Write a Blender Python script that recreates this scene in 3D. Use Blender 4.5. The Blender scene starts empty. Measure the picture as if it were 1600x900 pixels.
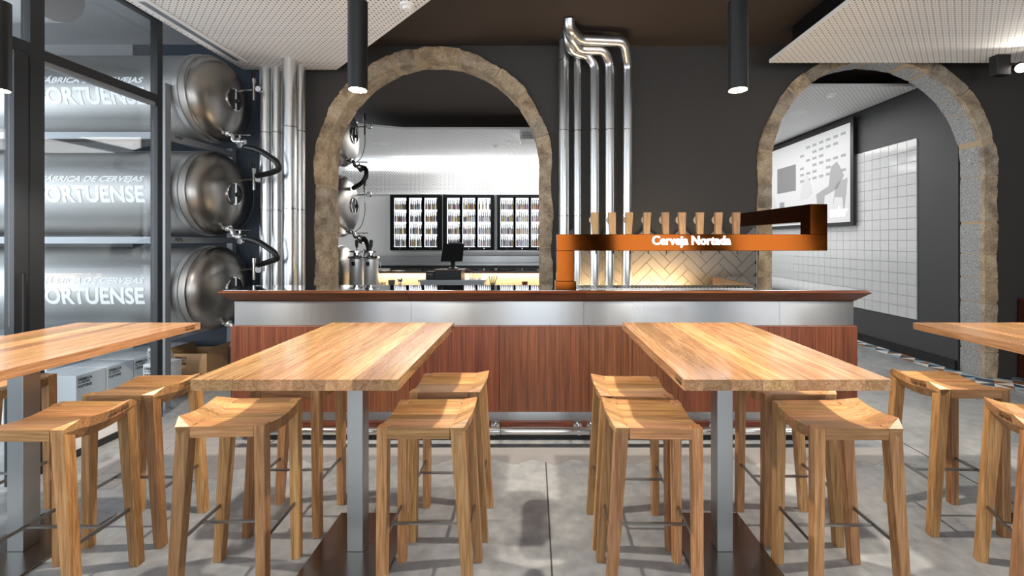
import bpy, bmesh, math, random
from mathutils import Vector, Matrix
PI = math.pi
SC = bpy.context.scene
COL = SC.collection
random.seed(7)

# ---------------------------------------------------------------- camera
FPX, VX, VY, CZ = 675.0, 834.0, 377.0, 1.5
cam = bpy.data.cameras.new('camera'); camo = bpy.data.objects.new('camera', cam); COL.objects.link(camo)
camo.location = (0, 0, CZ); camo.rotation_euler = (PI/2, 0, 0)
cam.sensor_fit = 'HORIZONTAL'; cam.sensor_width = 36; cam.lens = FPX/1600*36
cam.shift_x = -(VX-800)/1600; cam.shift_y = -(450-VY)/1600
cam.clip_start = .05; cam.clip_end = 100
SC.camera = camo
# ---------------------------------------------------------------- world, exposure
w = bpy.data.worlds.new('world'); SC.world = w; w.use_nodes = True
w.node_tree.nodes['Background'].inputs[0].default_value = (.80, .90, 1.0, 1)
w.node_tree.nodes['Background'].inputs[1].default_value = 1.6
SC.view_settings.view_transform = 'Standard'; SC.view_settings.look = 'None'
SC.view_settings.gamma = 1; SC.view_settings.use_curve_mapping = False
SC.view_settings.exposure = 0.1

def area(name, loc, rot, sx, sy, power, col=(1, 1, 1), spread=PI):
    l = bpy.data.lights.new(name, 'AREA'); l.shape = 'RECTANGLE'; l.size = sx; l.size_y = sy
    l.energy = power; l.color = col; l.spread = spread
    o = bpy.data.objects.new(name, l); COL.objects.link(o); o.location = loc; o.rotation_euler = rot
    return o
# daylight through windows behind and beside the viewer, plus an added tank fill
for i, x in enumerate((-2.4, .0, 2.4, 4.8)):
    area('daylight_fill', (x, -2.42, 1.75), (-PI/2-.4, 0, PI), 1.5, 2.4, 46, (.93, .96, 1))  # unseen panels, tilted up to brighten the ceiling
area('daylight_fill', (-7.6, 2.6, 1.9), (0, -PI/2, 0), 3.0, 5.0, 260, (.86, .93, 1))
area('daylight_fill', (-5.4, .2, 2.0), (-PI/2, 0, PI), 3.6, 3.0, 70, (.88, .94, 1))  # added panel that brightens the tank shells; no window stands here
# fill panels added to whiten the back room, then the cove strip's glow
area('back_room_fill', (-.2, 8.6, 3.33), (0, 0, 0), 3.6, 2.0, 145, (1, .98, .96))
area('back_room_fill', (3.4, 7.6, 3.36), (0, 0, 0), 2.0, 3.0, 90, (1, .98, .96))
area('shelf_cove', (-.8, 9.75, 3.2), (PI*.75, 0, 0), 4.6, .12, 14, (1, .99, .97))

# ---------------------------------------------------------------- materials
def lin(h):
    h = h.lstrip('#'); c = [int(h[i:i+2], 16)/255 for i in (0, 2, 4)]
    return tuple((v/12.92 if v <= .04045 else ((v+.055)/1.055)**2.4) for v in c) + (1,)

class NT:
    def __init__(s, name):
        s.m = bpy.data.materials.new(name); s.m.use_nodes = True; s.t = s.m.node_tree
        s.b = s.t.nodes['Principled BSDF']; s.out = s.t.nodes['Material Output']
    def n(s, typ, **kw):
        nd = s.t.nodes.new(typ)
        for k, v in kw.items():
            if k.startswith('i_'):
                key = k[2:]; key = int(key) if key.isdigit() else key.replace('_', ' ')
                nd.inputs[key].default_value = v
            else: setattr(nd, k, v)
        return nd
    def l(s, a, b): s.t.links.new(a, b)
    def math(s, op, a, b=None, c=None):
        nd = s.t.nodes.new('ShaderNodeMath'); nd.operation = op
        for i, v in enumerate((a, b, c)):
            if v is None: continue
            if isinstance(v, (int, float)): nd.inputs[i].default_value = v
            else: s.l(v, nd.inputs[i])
        return nd.outputs[0]
    def ramp(s, fac, stops):
        r = s.t.nodes.new('ShaderNodeValToRGB'); e = r.color_ramp.elements
        while len(e) < len(stops): e.new(.5)
        for el, (p, c) in zip(e, stops): el.position = p; el.color = lin(c) if isinstance(c, str) else c
        s.l(fac, r.inputs[0]); return r.outputs[0]
    def bump(s, h, strength, dist=.01):
        b = s.n('ShaderNodeBump'); b.inputs['Strength'].default_value = strength; b.inputs['Distance'].default_value = dist
        s.l(h, b.inputs['Height']); s.l(b.outputs[0], s.b.inputs['Normal'])

def plain(name, c, rough=.5, metal=0, noise=0, nscale=20, emit=None, es=1, bump=0, spec=None, aniso=None):
    t = NT(name); t.b.inputs['Base Color'].default_value = lin(c)
    t.b.inputs['Roughness'].default_value = rough; t.b.inputs['Metallic'].default_value = metal
    if spec is not None: t.b.inputs['Specular IOR Level'].default_value = spec
    if emit: t.b.inputs['Emission Color'].default_value = lin(emit); t.b.inputs['Emission Strength'].default_value = es
    if noise or bump:
        tc = t.n('ShaderNodeTexCoord'); nz = t.n('ShaderNodeTexNoise', i_Scale=nscale, i_Detail=5.0)
        t.l(tc.outputs['Object'], nz.inputs['Vector'])
        if noise:
            hs = t.n('ShaderNodeHueSaturation', i_Color=lin(c))
            v = t.math('MULTIPLY_ADD', nz.outputs[0], noise*2, 1-noise); t.l(v, hs.inputs['Value'])
            t.l(hs.outputs[0], t.b.inputs['Base Color'])
            rr = t.math('MULTIPLY_ADD', nz.outputs[0], .15, rough-.07); t.l(rr, t.b.inputs['Roughness'])
        if bump: t.bump(nz.outputs[0], bump)
    return t.m

def wood(name, axis, stops, rough=.42, var=.32, fine=170, stretch=22, scale=7, coat=0):
    t = NT(name); tc = t.n('ShaderNodeTexCoord'); oi = t.n('ShaderNodeObjectInfo')
    off = t.n('ShaderNodeVectorMath', operation='MULTIPLY_ADD')
    t.l(oi.outputs['Random'], off.inputs[0]); off.inputs[1].default_value = (31, 17, 23); t.l(tc.outputs['Object'], off.inputs[2])
    mp = t.n('ShaderNodeMapping'); sc = [1, 1, 1]; sc[axis] = 1/stretch; mp.inputs['Scale'].default_value = sc
    t.l(off.outputs[0], mp.inputs['Vector'])
    n1 = t.n('ShaderNodeTexNoise', i_Scale=scale*2.0, i_Detail=3.0, i_Roughness=.5, i_Distortion=.3); t.l(mp.outputs[0], n1.inputs['Vector'])
    n2 = t.n('ShaderNodeTexNoise', i_Scale=float(fine), i_Detail=3.0); t.l(mp.outputs[0], n2.inputs['Vector'])
    rg = t.math('FRACT', t.math('MULTIPLY', n1.outputs[0], 5.0))
    rg = t.math('ABSOLUTE', t.math('MULTIPLY_ADD', rg, 2.0, -1.0))
    f = t.math('ADD', t.math('MULTIPLY', rg, .2), t.math('MULTIPLY', n2.outputs[0], .8))
    c = t.ramp(f, stops)
    hs = t.n('ShaderNodeHueSaturation'); t.l(c, hs.inputs['Color'])
    t.l(t.math('MULTIPLY_ADD', oi.outputs['Random'], var*2, 1-var), hs.inputs['Value'])
    h2 = t.math('FRACT', t.math('MULTIPLY', oi.outputs['Random'], 7.31))
    t.l(t.math('MULTIPLY_ADD', h2, .016, .492), hs.inputs['Hue'])
    t.l(hs.outputs[0], t.b.inputs['Base Color'])
    t.l(t.math('MULTIPLY_ADD', n2.outputs[0], .12, rough-.06), t.b.inputs['Roughness'])
    t.bump(f, .12, .002)
    if coat: t.b.inputs['Coat Weight'].default_value = coat; t.b.inputs['Coat Roughness'].default_value = .12
    return t.m

OAK = [(.3, '#805a34'), (.5, '#a07347'), (.7, '#b68c5e')]
MOAK = [wood('oak_grain_'+'xyz'[a], a, OAK) for a in range(3)]
MTOP = wood('oak_table', 1, [(.3, '#8e6642'), (.5, '#a77d54'), (.7, '#bb946c')], rough=.24, var=.36, coat=.4)
MRED = wood('walnut_panel', 2, [(.3, '#4a2817'), (.5, '#61361f'), (.7, '#724228')], rough=.38, var=.05, fine=110, stretch=40)
MTRIM = wood('walnut_edge', 0, [(.3, '#3e1d0f'), (.5, '#562b17'), (.7, '#67381f')], rough=.3, var=.05, fine=70, stretch=20)
MHAND = wood('tap_handle_wood', 2, [(.3, '#ac7b48'), (.5, '#c0915c'), (.7, '#cea16e')], var=.12)

def brushed(name, c, rough, axis, amt=.14):
    t = NT(name); t.b.inputs['Base Color'].default_value = lin(c); t.b.inputs['Metallic'].default_value = 1
    tc = t.n('ShaderNodeTexCoord'); mp = t.n('ShaderNodeMapping'); s = [60, 60, 60]; s[axis] = 1.2; mp.inputs['Scale'].default_value = s
    t.l(tc.outputs['Object'], mp.inputs['Vector']); nz = t.n('ShaderNodeTexNoise', i_Scale=1.0, i_Detail=4.0); t.l(mp.outputs[0], nz.inputs['Vector'])
    n2 = t.n('ShaderNodeTexNoise', i_Scale=1.7, i_Detail=2.0); t.l(tc.outputs['Object'], n2.inputs['Vector'])
    r = t.math('ADD', t.math('MULTIPLY_ADD', nz.outputs[0], amt, rough-amt/2), t.math('MULTIPLY_ADD', n2.outputs[0], .12, -.06))
    t.l(r, t.b.inputs['Roughness']); return t.m
MSTEEL = brushed('brushed_steel', '#b4b7b9', .32, 2, .05)
MSTEELX = brushed('brushed_steel_bar_front', '#aeb0b1', .30, 2, .05)
MSTEELX.node_tree.nodes['Principled BSDF'].inputs['Anisotropic'].default_value = .85; MSTEELX.node_tree.nodes['Principled BSDF'].inputs['Anisotropic Rotation'].default_value = .25
MTANK = brushed('satin_tank_steel', '#bdbcba', .46, 0)
MDOME = brushed('satin_tank_head_steel', '#9c9893', .31, 0)
MDUCT = brushed('galvanised_duct', '#e6e7e7', .3, 2, .06)
MCHROME = plain('chrome', '#d0d0d0', .12, 1)
MPLATE = plain('dark_steel_plate', '#84807c', .22, 1, noise=.12, nscale=4)
MBAR = plain('stretcher_steel', '#9a9a98', .3, 1)
MBLACK = plain('black_paint', '#0f1011', .42)
MFRAME = plain('window_frame_black', '#1d1f22', .4)
MBLACKM = plain('matt_black_frame', '#060606', .6, spec=.15)
MRUBBER = plain('black_rubber', '#0b0b0c', .45)
MRACK = plain('grey_rack_paint', '#8d9094', .4, .3)
MINK = plain('printed_ink', '#1a120c', .7)
MWALL = plain('taupe_wall', '#3c3834', .62, noise=.07, nscale=2.5)
MWALLB = plain('slate_wall', '#3e3f40', .6, noise=.05, nscale=2.0)
MBLUE = plain('blue_grey_wall', '#3a4450', .6, noise=.06, nscale=2)
MCEILD = plain('dark_ceiling_paint', '#3a2f28', .7, noise=.05, nscale=2)
MWHITE = plain('white_wall_paint', '#ececeb', .7)
MGREYW = plain('grey_plaster', '#a9abad', .8, noise=.1, nscale=3)
MCOPPER = plain('polished_copper', '#683410', .11, 1, noise=.08, nscale=3)
MTOPGL = plain('mirror_steel_top', '#dfe2e4', .045, 1)
MEMIT = plain('lit_letters', '#ffffff', .5, emit='#fbf2ff', es=3)
MLAMP = plain('lamp_glow', '#ffffff', .5, emit='#ffd9a6', es=30)
MSPOT = plain('spot_glow', '#ffffff', .5, emit='#fff6ea', es=20)
MLIT = plain('lit_fridge_back', '#ffffff', .5, emit='#f6faff', es=1.15)
MCOVE = plain('cove_strip', '#ffffff', .5, emit='#ffffff', es=2.2)
MLED = plain('warm_led_strip', '#ffffff', .5, emit='#ffd9a0', es=7)
MCREAM = plain('cream_splashback', '#e6d3b4', .5)
MKEG = plain('satin_keg_steel', '#dcdddd', .35, .5)
MBOXW = plain('white_carton', '#dfe3e6', .7)
MCARD = plain('brown_cardboard', '#a98660', .8, noise=.08)
MTXT = plain('pale_lettering', '#f2f4f6', .5)
MTILEW = plain('glossy_white_tile', '#c6c8c9', .08, noise=.03, nscale=5, spec=.7)
MTILEH = plain('taupe_tile', '#756b60', .35, noise=.06, nscale=4)
MGROUT = plain('grout', '#352f2a', .8)
MGROUTW = plain('white_grout', '#bcbebf', .8)

def glass(name, tint, fac, rough=.02):
    m = bpy.data.materials.new(name); m.use_nodes = True; t = m.node_tree; t.nodes.remove(t.nodes['Principled BSDF'])
    tr = t.nodes.new('ShaderNodeBsdfTransparent'); tr.inputs[0].default_value = tint
    gl = t.nodes.new('ShaderNodeBsdfGlossy'); gl.inputs['Roughness'].default_value = rough
    fr = t.nodes.new('ShaderNodeLayerWeight'); fr.inputs[0].default_value = .5
    pw = t.nodes.new('ShaderNodeMath'); pw.operation = 'POWER'; pw.inputs[1].default_value = 4; t.links.new(fr.outputs['Facing'], pw.inputs[0])
    mu = t.nodes.new('ShaderNodeMath'); mu.operation = 'MULTIPLY_ADD'; mu.inputs[1].default_value = .5*fac; mu.inputs[2].default_value = .045*fac; t.links.new(pw.outputs[0], mu.inputs[0])
    mx = t.nodes.new('ShaderNodeMixShader'); t.links.new(mu.outputs[0], mx.inputs[0]); t.links.new(tr.outputs[0], mx.inputs[1]); t.links.new(gl.outputs[0], mx.inputs[2])
    t.links.new(mx.outputs[0], t.nodes['Material Output'].inputs[0]); return m
MGLASS = glass('window_glass', (.93, .95, .96, 1), 1.0)
MFGLASS = glass('fridge_door_glass', (.95, .96, .97, 1), .35)
MCUP = glass('drinking_glass', (.85, .87, .88, 1), 1.6)

def perforated(name, c, hole, P=.0295, rb=.0078, rs=.0042, ax=('X', 'Y'), slot=False):
    t = NT(name); tc = t.n('ShaderNodeTexCoord'); sp = t.n('ShaderNodeSeparateXYZ'); t.l(tc.outputs['Object'], sp.inputs[0])
    u = t.math('MULTIPLY', sp.outputs[ax[0]], 1/P); v = t.math('MULTIPLY', sp.outputs[ax[1]], 1/P)
    fu = t.math('FLOOR', u); fv = t.math('FLOOR', v)
    du = t.math('SUBTRACT', t.math('SUBTRACT', u, fu), .5); dv = t.math('SUBTRACT', t.math('SUBTRACT', v, fv), .5)
    d = t.math('SQRT', t.math('ADD', t.math('MULTIPLY', du, du), t.math('MULTIPLY', dv, dv)))
    par = t.math('FLOORED_MODULO', t.math('ADD', fu, fv), 2.0)
    r = t.math('MULTIPLY_ADD', par, (rb-rs)/P, rs/P)
    hm = t.math('LESS_THAN', d, r)
    mx = t.n('ShaderNodeMix', data_type='RGBA'); t.l(hm, mx.inputs[0]); mx.inputs[6].default_value = lin(c); mx.inputs[7].default_value = lin(hole)
    t.l(mx.outputs[2], t.b.inputs['Base Color']); t.b.inputs['Roughness'].default_value = .75
    return t.m
MPERF = perforated('perforated_ceiling_board', '#eeeae6', '#565452')
MPERFB = perforated('perforated_back_ceiling', '#eeeeee', '#5c5c5c')
MPERFW = perforated('perforated_wall_board', '#e2e2e2', '#3d3d3d', P=.030, rb=.0105, rs=.0, ax=('X', 'Z'))

def stone_mat(nm='rough_granite', cut=False):
    t = NT(nm); tc = t.n('ShaderNodeTexCoord'); oi = t.n('ShaderNodeObjectInfo')
    n1 = t.n('ShaderNodeTexNoise', i_Scale=7.0, i_Detail=6.0, i_Roughness=.6); n2 = t.n('ShaderNodeTexNoise', i_Scale=90.0, i_Detail=4.0, i_Roughness=.7)
    for n in (n1, n2): t.l(tc.outputs['Object'], n.inputs['Vector'])
    a = t.ramp(n1.outputs[0], [(.35, '#8c7860'), (.5, '#b39b7c'), (.65, '#cbb696')])
    b = t.ramp(n2.outputs[0], [(.38, '#4a3f35'), (.5, '#ffffff'), (.62, '#ffffff')])
    mx = t.n('ShaderNodeMix', data_type='RGBA', blend_type='MULTIPLY'); mx.inputs[0].default_value = .55
    t.l(a, mx.inputs[6]); t.l(b, mx.inputs[7])
    hs = t.n('ShaderNodeHueSaturation'); t.l(mx.outputs[2], hs.inputs['Color']); t.l(t.math('MULTIPLY_ADD', oi.outputs['Random'], .35, .85), hs.inputs['Value'])
    t.l(t.math('MULTIPLY_ADD', oi.outputs['Random'], .3, .75), hs.inputs['Saturation'])
    if cut:   # cool daylight put into the colour: stone greys with depth into the reveal
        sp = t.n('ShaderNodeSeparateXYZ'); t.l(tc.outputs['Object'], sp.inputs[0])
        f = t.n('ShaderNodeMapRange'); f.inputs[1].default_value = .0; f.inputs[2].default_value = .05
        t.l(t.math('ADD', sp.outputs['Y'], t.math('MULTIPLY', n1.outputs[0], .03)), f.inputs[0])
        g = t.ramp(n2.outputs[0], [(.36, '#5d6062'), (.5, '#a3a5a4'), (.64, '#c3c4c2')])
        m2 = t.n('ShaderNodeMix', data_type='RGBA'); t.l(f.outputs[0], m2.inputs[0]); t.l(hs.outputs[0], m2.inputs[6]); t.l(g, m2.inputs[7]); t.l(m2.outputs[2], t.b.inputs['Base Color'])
    else: t.l(hs.outputs[0], t.b.inputs['Base Color'])
    t.b.inputs['Roughness'].default_value = .9
    t.bump(t.math('ADD', n1.outputs[0], t.math('MULTIPLY', n2.outputs[0], .8)), .7, .012)
    return t.m
MSTONE = stone_mat(); MSTONEDAY = stone_mat('daylit_reveal_granite', True)
MMORTAR = plain('lime_mortar', '#b7a082', .9, noise=.15, nscale=12, bump=.5)

def concrete():
    t = NT('polished_concrete'); tc = t.n('ShaderNodeTexCoord')
    n1 = t.n('ShaderNodeTexNoise', i_Scale=1.1, i_Detail=8.0, i_Roughness=.62, i_Distortion=.4); n2 = t.n('ShaderNodeTexNoise', i_Scale=14.0, i_Detail=6.0)
    for n in (n1, n2): t.l(tc.outputs['Object'], n.inputs['Vector'])
    f = t.math('ADD', t.math('MULTIPLY', n1.outputs[0], .65), t.math('MULTIPLY', n2.outputs[0], .35))
    c = t.ramp(f, [(.36, '#74777a'), (.5, '#8f9293'), (.64, '#a8a9a7')])
    t.l(c, t.b.inputs['Base Color']); t.l(t.math('MULTIPLY_ADD', n1.outputs[0], .3, .16), t.b.inputs['Roughness'])
    t.bump(n2.outputs[0], .08, .004); return t.m
MFLOOR = concrete()
MJOINT = plain('dark_joint', '#3b3938', .8)
MZIG = plain('worn_herringbone_tile', '#8d8a88', .35, noise=.12, nscale=5)

def tri_tile():
    t = NT('patterned_cement_tile'); tc = t.n('ShaderNodeTexCoord'); oi = t.n('ShaderNodeObjectInfo'); sp = t.n('ShaderNodeSeparateXYZ'); t.l(tc.outputs['Generated'], sp.inputs[0])
    a = t.math('GREATER_THAN', sp.outputs['X'], sp.outputs['Y']); b = t.math('GREATER_THAN', t.math('ADD', sp.outputs['X'], sp.outputs['Y']), 1.0)
    k = t.math('ADD', t.math('MULTIPLY_ADD', a, .25, 0.0), t.math('MULTIPLY', b, .5))
    r = t.math('FLOOR', t.math('MULTIPLY', oi.outputs['Random'], 4.0))
    k = t.math('FRACT', t.math('ADD', k, t.math('MULTIPLY_ADD', r, .25, .01)))
    rm = t.ramp(k, [(0, '#dcd9d2'), (.25, '#2d4356'), (.5, '#8c6442'), (.75, '#93a9b5')])
    rm.node.color_ramp.interpolation = 'CONSTANT'
    t.l(rm, t.b.inputs['Base Color']); t.b.inputs['Roughness'].default_value = .4; return t.m
MTRI = tri_tile()

# ---------------------------------------------------------------- mesh helpers
class MB:
    def __init__(s): s.v = []; s.f = []
    def add(s, vs, fs):
        k = len(s.v); s.v += [tuple(p) for p in vs]; s.f += [[i+k for i in f] for f in fs]; return s
    def hexa(s, p):   # 4 bottom (ccw), 4 top
        return s.add(p, [[3, 2, 1, 0], [4, 5, 6, 7], [0, 1, 5, 4], [1, 2, 6, 5], [2, 3, 7, 6], [3, 0, 4, 7]])
    def box(s, x0, x1, y0, y1, z0, z1):
        return s.hexa([(x0, y0, z0), (x1, y0, z0), (x1, y1, z0), (x0, y1, z0), (x0, y0, z1), (x1, y0, z1), (x1, y1, z1), (x0, y1, z1)])
    def tube(s, pts, r, n=12, cap=True):
        pts = [Vector(p) for p in pts]; rs = r if isinstance(r, (list, tuple)) else [r]*len(pts)
        k = len(s.v); up = None
        for i, p in enumerate(pts):
            d = (pts[min(i+1, len(pts)-1)]-pts[max(i-1, 0)]).normalized()
            if up is None: up = d.orthogonal().normalized()
            up = (up-d*up.dot(d)).normalized(); q = d.cross(up)
            for j in range(n):
                a = 2*PI*j/n; s.v.append(tuple(p+(up*math.cos(a)+q*math.sin(a))*rs[i]))
        for i in range(len(pts)-1):
            for j in range(n):
                a = k+i*n+j; b = k+i*n+(j+1) % n; s.f.append([a, b, b+n, a+n])
        if cap:
            s.f.append([k+j for j in range(n)][::-1]); s.f.append([k+(len(pts)-1)*n+j for j in range(n)])
        return s
    def lathe(s, prof, origin=(0, 0, 0), axis='Z', n=24, cap=True):  # prof: (r, h)
        k = len(s.v); o = Vector(origin)
        for r, h in prof:
            for j in range(n):
                a = 2*PI*j/n; c, d = r*math.cos(a), r*math.sin(a)
                p = {'Z': (c, d, h), 'X': (h, c, d), 'Y': (c, h, d)}[axis]; s.v.append(tuple(o+Vector(p)))
        for i in range(len(prof)-1):
            for j in range(n):
                a = k+i*n+j; b = k+i*n+(j+1) % n
                f = [a, b, b+n, a+n]; s.f.append(f if axis != 'Y' else f[::-1])
        if cap and prof[0][0] > 1e-5: s.f.append([k+j for j in range(n)][::-1])
        if cap and prof[-1][0] > 1e-5: s.f.append([k+(len(prof)-1)*n+j for j in range(n)])
        return s
    def prism(s, poly, z0, z1):   # poly in xy
        n = len(poly); k = len(s.v)
        s.v += [(x, y, z0) for x, y in poly]+[(x, y, z1) for x, y in poly]
        s.f.append([k+i for i in range(n)][::-1]); s.f.append([k+n+i for i in range(n)])
        for i in range(n): j = (i+1) % n; s.f.append([k+i, k+j, k+n+j, k+n+i])
        return s
    def build(s, name, m, parent=None, smooth=0, bevel=0):
        me = bpy.data.meshes.new(name); me.from_pydata(s.v, [], s.f)
        bm = bmesh.new(); bm.from_mesh(me)
        bmesh.ops.remove_doubles(bm, verts=bm.verts, dist=1e-6)
        if bevel: bmesh.ops.bevel(bm, geom=[e for e in bm.edges if e.is_manifold and e.calc_face_angle(0) > .5], offset=bevel, segments=1, affect='EDGES')
        bmesh.ops.recalc_face_normals(bm, faces=bm.faces); bm.to_mesh(me); bm.free()
        if smooth: me.polygons.foreach_set('use_smooth', [True]*len(me.polygons)); me.set_sharp_from_angle(angle=math.radians(smooth))
        me.materials.append(m)
        o = bpy.data.objects.new(name, me); COL.objects.link(o)
        if parent: o.parent = parent
        return o
def tag(o, label, cat, group=None):
    o['label'] = label; o['category'] = cat
    if group: o['group'] = group
    return o
def thing(name, label, cat, loc=(0, 0, 0), rz=0, group=None):
    o = bpy.data.objects.new(name, None); COL.objects.link(o); o.location = loc; o.rotation_euler = (0, 0, rz); o.empty_display_size = .1
    return tag(o, label, cat, group)
def struct(o): o['kind'] = 'structure'; return o
def copy_tree(o, parent=None):
    c = o.copy(); COL.objects.link(c)
    if parent: c.parent = parent
    for ch in KIDS.get(o.name, []): copy_tree(ch, c)
    return c
KIDS = {}
def index_kids():
    KIDS.clear()
    for o in bpy.data.objects:
        if o.parent: KIDS.setdefault(o.parent.name, []).append(o)
def box(name, m, x0, x1, y0, y1, z0, z1, parent=None, bevel=0): return MB().box(x0, x1, y0, y1, z0, z1).build(name, m, parent, bevel=bevel)
def at(x, y, D):   # picture point at distance D -> world
    k = FPX/D; return ((x-VX)/k, D, CZ+(VY-y)/k)
def fillet(pts, r, n=5):
    pts = [Vector(p) for p in pts]; out = [pts[0]]
    for i in range(1, len(pts)-1):
        a, b, c = pts[i-1], pts[i], pts[i+1]; u = (a-b); v = (c-b); rr = min(r, u.length*.48, v.length*.48)
        p, q = b+u.normalized()*rr, b+v.normalized()*rr
        for k in range(n+1):
            t = k/n; out.append(p*(1-t)**2+b*2*t*(1-t)+q*t*t)
    return out+[pts[-1]]
def textmesh(body, width=None, height=None, bold=.0, depth=0, align='CENTER', shear=0, res=3, spacing=1.0):
    cu = bpy.data.curves.new('lettering', 'FONT'); cu.body = body; cu.size = 1; cu.align_x = align; cu.offset = bold; cu.extrude = depth
    cu.resolution_u = res; cu.shear = shear; cu.space_line = .8; cu.space_character = spacing
    ob = bpy.data.objects.new('lettering', cu); COL.objects.link(ob); bpy.context.view_layer.update()
    me = bpy.data.meshes.new_from_object(ob.evaluated_get(bpy.context.evaluated_depsgraph_get()))
    bpy.data.objects.remove(ob); bpy.data.curves.remove(cu); me.materials.clear()
    xs = [v.co.x for v in me.vertices]; ys = [v.co.y for v in me.vertices]
    cx, cy = (min(xs)+max(xs))/2, (min(ys)+max(ys))/2; w0, h0 = max(xs)-min(xs), max(ys)-min(ys)
    sx = (width/w0) if width else None; sy = (height/h0) if height else None
    sx = sx or sy; sy = sy or sx
    for v in me.vertices: v.co.x = (v.co.x-cx)*sx; v.co.y = (v.co.y-cy)*sy
    return me
def puttext(name, me, m, origin, U, V, parent=None, label=None, copy=True):
    """place flat letters: local x along U, y along V; extruded depth along U x V"""
    if copy: me = me.copy()
    U, V = Vector(U), Vector(V); N = U.cross(V); o0 = Vector(origin)
    for v in me.vertices: v.co = o0+U*v.co.x+V*v.co.y+N*v.co.z
    me.materials.append(m); o = bpy.data.objects.new(name, me); COL.objects.link(o)
    if parent: o.parent = parent
    if label: o['label'] = label
    return o
def stacked(lines):   # (text, width, height, x left, y centre)
    bm = bmesh.new()
    for tx, w_, h_, x, y in lines:
        me = textmesh(tx, width=w_, height=h_, bold=.035, res=1)
        for v in me.vertices: v.co.x += x+w_/2; v.co.y += y
        bm.from_mesh(me); bpy.data.meshes.remove(me)
    me = bpy.data.meshes.new('lettering'); bm.to_mesh(me); bm.free(); return me
CSEAT = stacked([('FABRICA DE CERVEJAS', .09, .0075, -.045, .009), ('PORTUENSE', .09, .015, -.045, -.005)])
CTABLE = stacked([('FABRICA DE CERVEJAS', .07, .007, -.035, .009), ('PORTUENSE', .07, .015, -.035, -.005)])
CBOX = stacked([('FÁBRICA', .12, .034, -.06, .028), ('DE CERVEJAS', .10, .02, -.06, -.004), ('PORTUENSE', .115, .026, -.06, -.034)])

# ================================================================ STRUCTURE
H1, HC = 3.35, 3.66
struct(MB().box(-9, 7, -2.6, 10.4, -.1, 0).build('floor', MFLOOR))
struct(box('ceiling', MCEILD, -3.2, 7, -2.6, 10.4, HC, HC+.1))
# arched wall
ARCH = [(-1.10, 1.16, 2.33), (3.775, 1.165, 2.325)]
YW0, YW1 = 4.77, 5.01
def arched_wall():
    mb = MB(); x0 = -7.6; segs = 32
    def quadF(p):  # in xz: front & back
        mb.add([(x, YW0, z) for x, z in p], [[0, 1, 2, 3]]); mb.add([(x, YW1, z) for x, z in p], [[3, 2, 1, 0]])
    cur = x0
    for cx, r, zc in ARCH:
        R = r+.07
        quadF([(cur, 0), (cx-R, 0), (cx-R, HC), (cur, HC)])
        mb.add([(cx-R, YW0, 0), (cx-R, YW1, 0), (cx-R, YW1, zc), (cx-R, YW0, zc)], [[0, 1, 2, 3]])
        mb.add([(cx+R, YW0, 0), (cx+R, YW1, 0), (cx+R, YW1, zc), (cx+R, YW0, zc)], [[3, 2, 1, 0]])
        for i in range(segs):
            a, b = PI*i/segs, PI*(i+1)/segs
            p, q = (cx-R*math.cos(a), zc+R*math.sin(a)), (cx-R*math.cos(b), zc+R*math.sin(b))
            quadF([p, q, (q[0], HC), (p[0], HC)])
            mb.add([(p[0], YW0, p[1]), (p[0], YW1, p[1]), (q[0], YW1, q[1]), (q[0], YW0, q[1])], [[0, 1, 2, 3]])
        cur = cx+R
    quadF([(cur, 0), (7, 0), (7, HC), (cur, HC)])
    return mb
struct(arched_wall().build('wall_back', MWALL))
struct(box('wall_back', MBLUE, -4.4, -2.93, 4.745, 4.768, 0, HC))            # blue-painted stretch behind the tanks
struct(box('wall_right', MWALL, 7, 7.1, -2.6, 10.4, 0, HC))
# street wall behind the viewer, with four window openings
mb = MB(); xs = [-3.25, -3.15, -1.65, -.75, .75, 1.65, 3.15, 4.05, 5.55, 7]
mb.box(-9, -3.15, -2.7, -2.55, 0, HC)
for a, b in ((-1.65, -.75), (.75, 1.65), (3.15, 4.05), (5.55, 7)): mb.box(a, b, -2.7, -2.55, 0, HC)
mb.box(-3.15, 5.55, -2.7, -2.55, 0, .5); mb.box(-3.15, 5.55, -2.7, -2.55, 3.0, HC)
struct(mb.build('wall_front', MWALL))
# far room
struct(box('wall_far', MWHITE, -4.5, 4.9, 10.0, 10.1, 0, HC))
struct(box('wall_far_right', MWALLB, 4.93, 5.05, 5.02, 10, 0, HC))
struct(box('wall_far_left', MWHITE, -4.6, -4.5, 5.02, 10, 0, HC))
struct(box('baseboard_far_right', MBLACK, 4.90, 4.93, 5.03, 10, 0, .11))
# white perforated dropped ceilings
def dropped(name, poly, z, m, t=.035):
    o = MB().prism(poly, z, z+t).build(name, m); o.data.materials.append(MWHITE)
    for p in o.data.polygons:
        if abs(p.normal.z) < .5: p.material_index = 1
    return struct(o)
dropped('ceiling_panel', [(-3.13, 4.66), (-3.13, -1), (-3.13, -2.5), (4.6-.05, -2.5), (-.795+.55*0, 3.31), (-2.125, 4.66)][:2]+[(-3.13, -2.5), (.5, -2.5), (.5, 2.01), (-2.125, 4.66)], H1, MPERF)
dropped('ceiling_panel', [(2.44, 4.48), (2.44, -2.5), (6.98, -2.5), (6.98, 4.48)][::-1], H1, MPERF)
dropped('ceiling_panel', [(-2.9, 7.05), (-2.2, 7.33), (1.8, 7.33), (1.8, 9.85), (-4.45, 9.85), (-4.45, 7.05)], 3.40, MPERFB)
dropped('ceiling_panel', [(1.9, 5.44), (4.88, 5.44), (4.88, 9.85), (1.9, 9.85)], 3.45, MPERFB)
struct(box('trim_1', MBLACK, 2.60, 6.9, -2.5, 4.34, H1+.036, HC-.002))       # dark upstands over the panels
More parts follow.
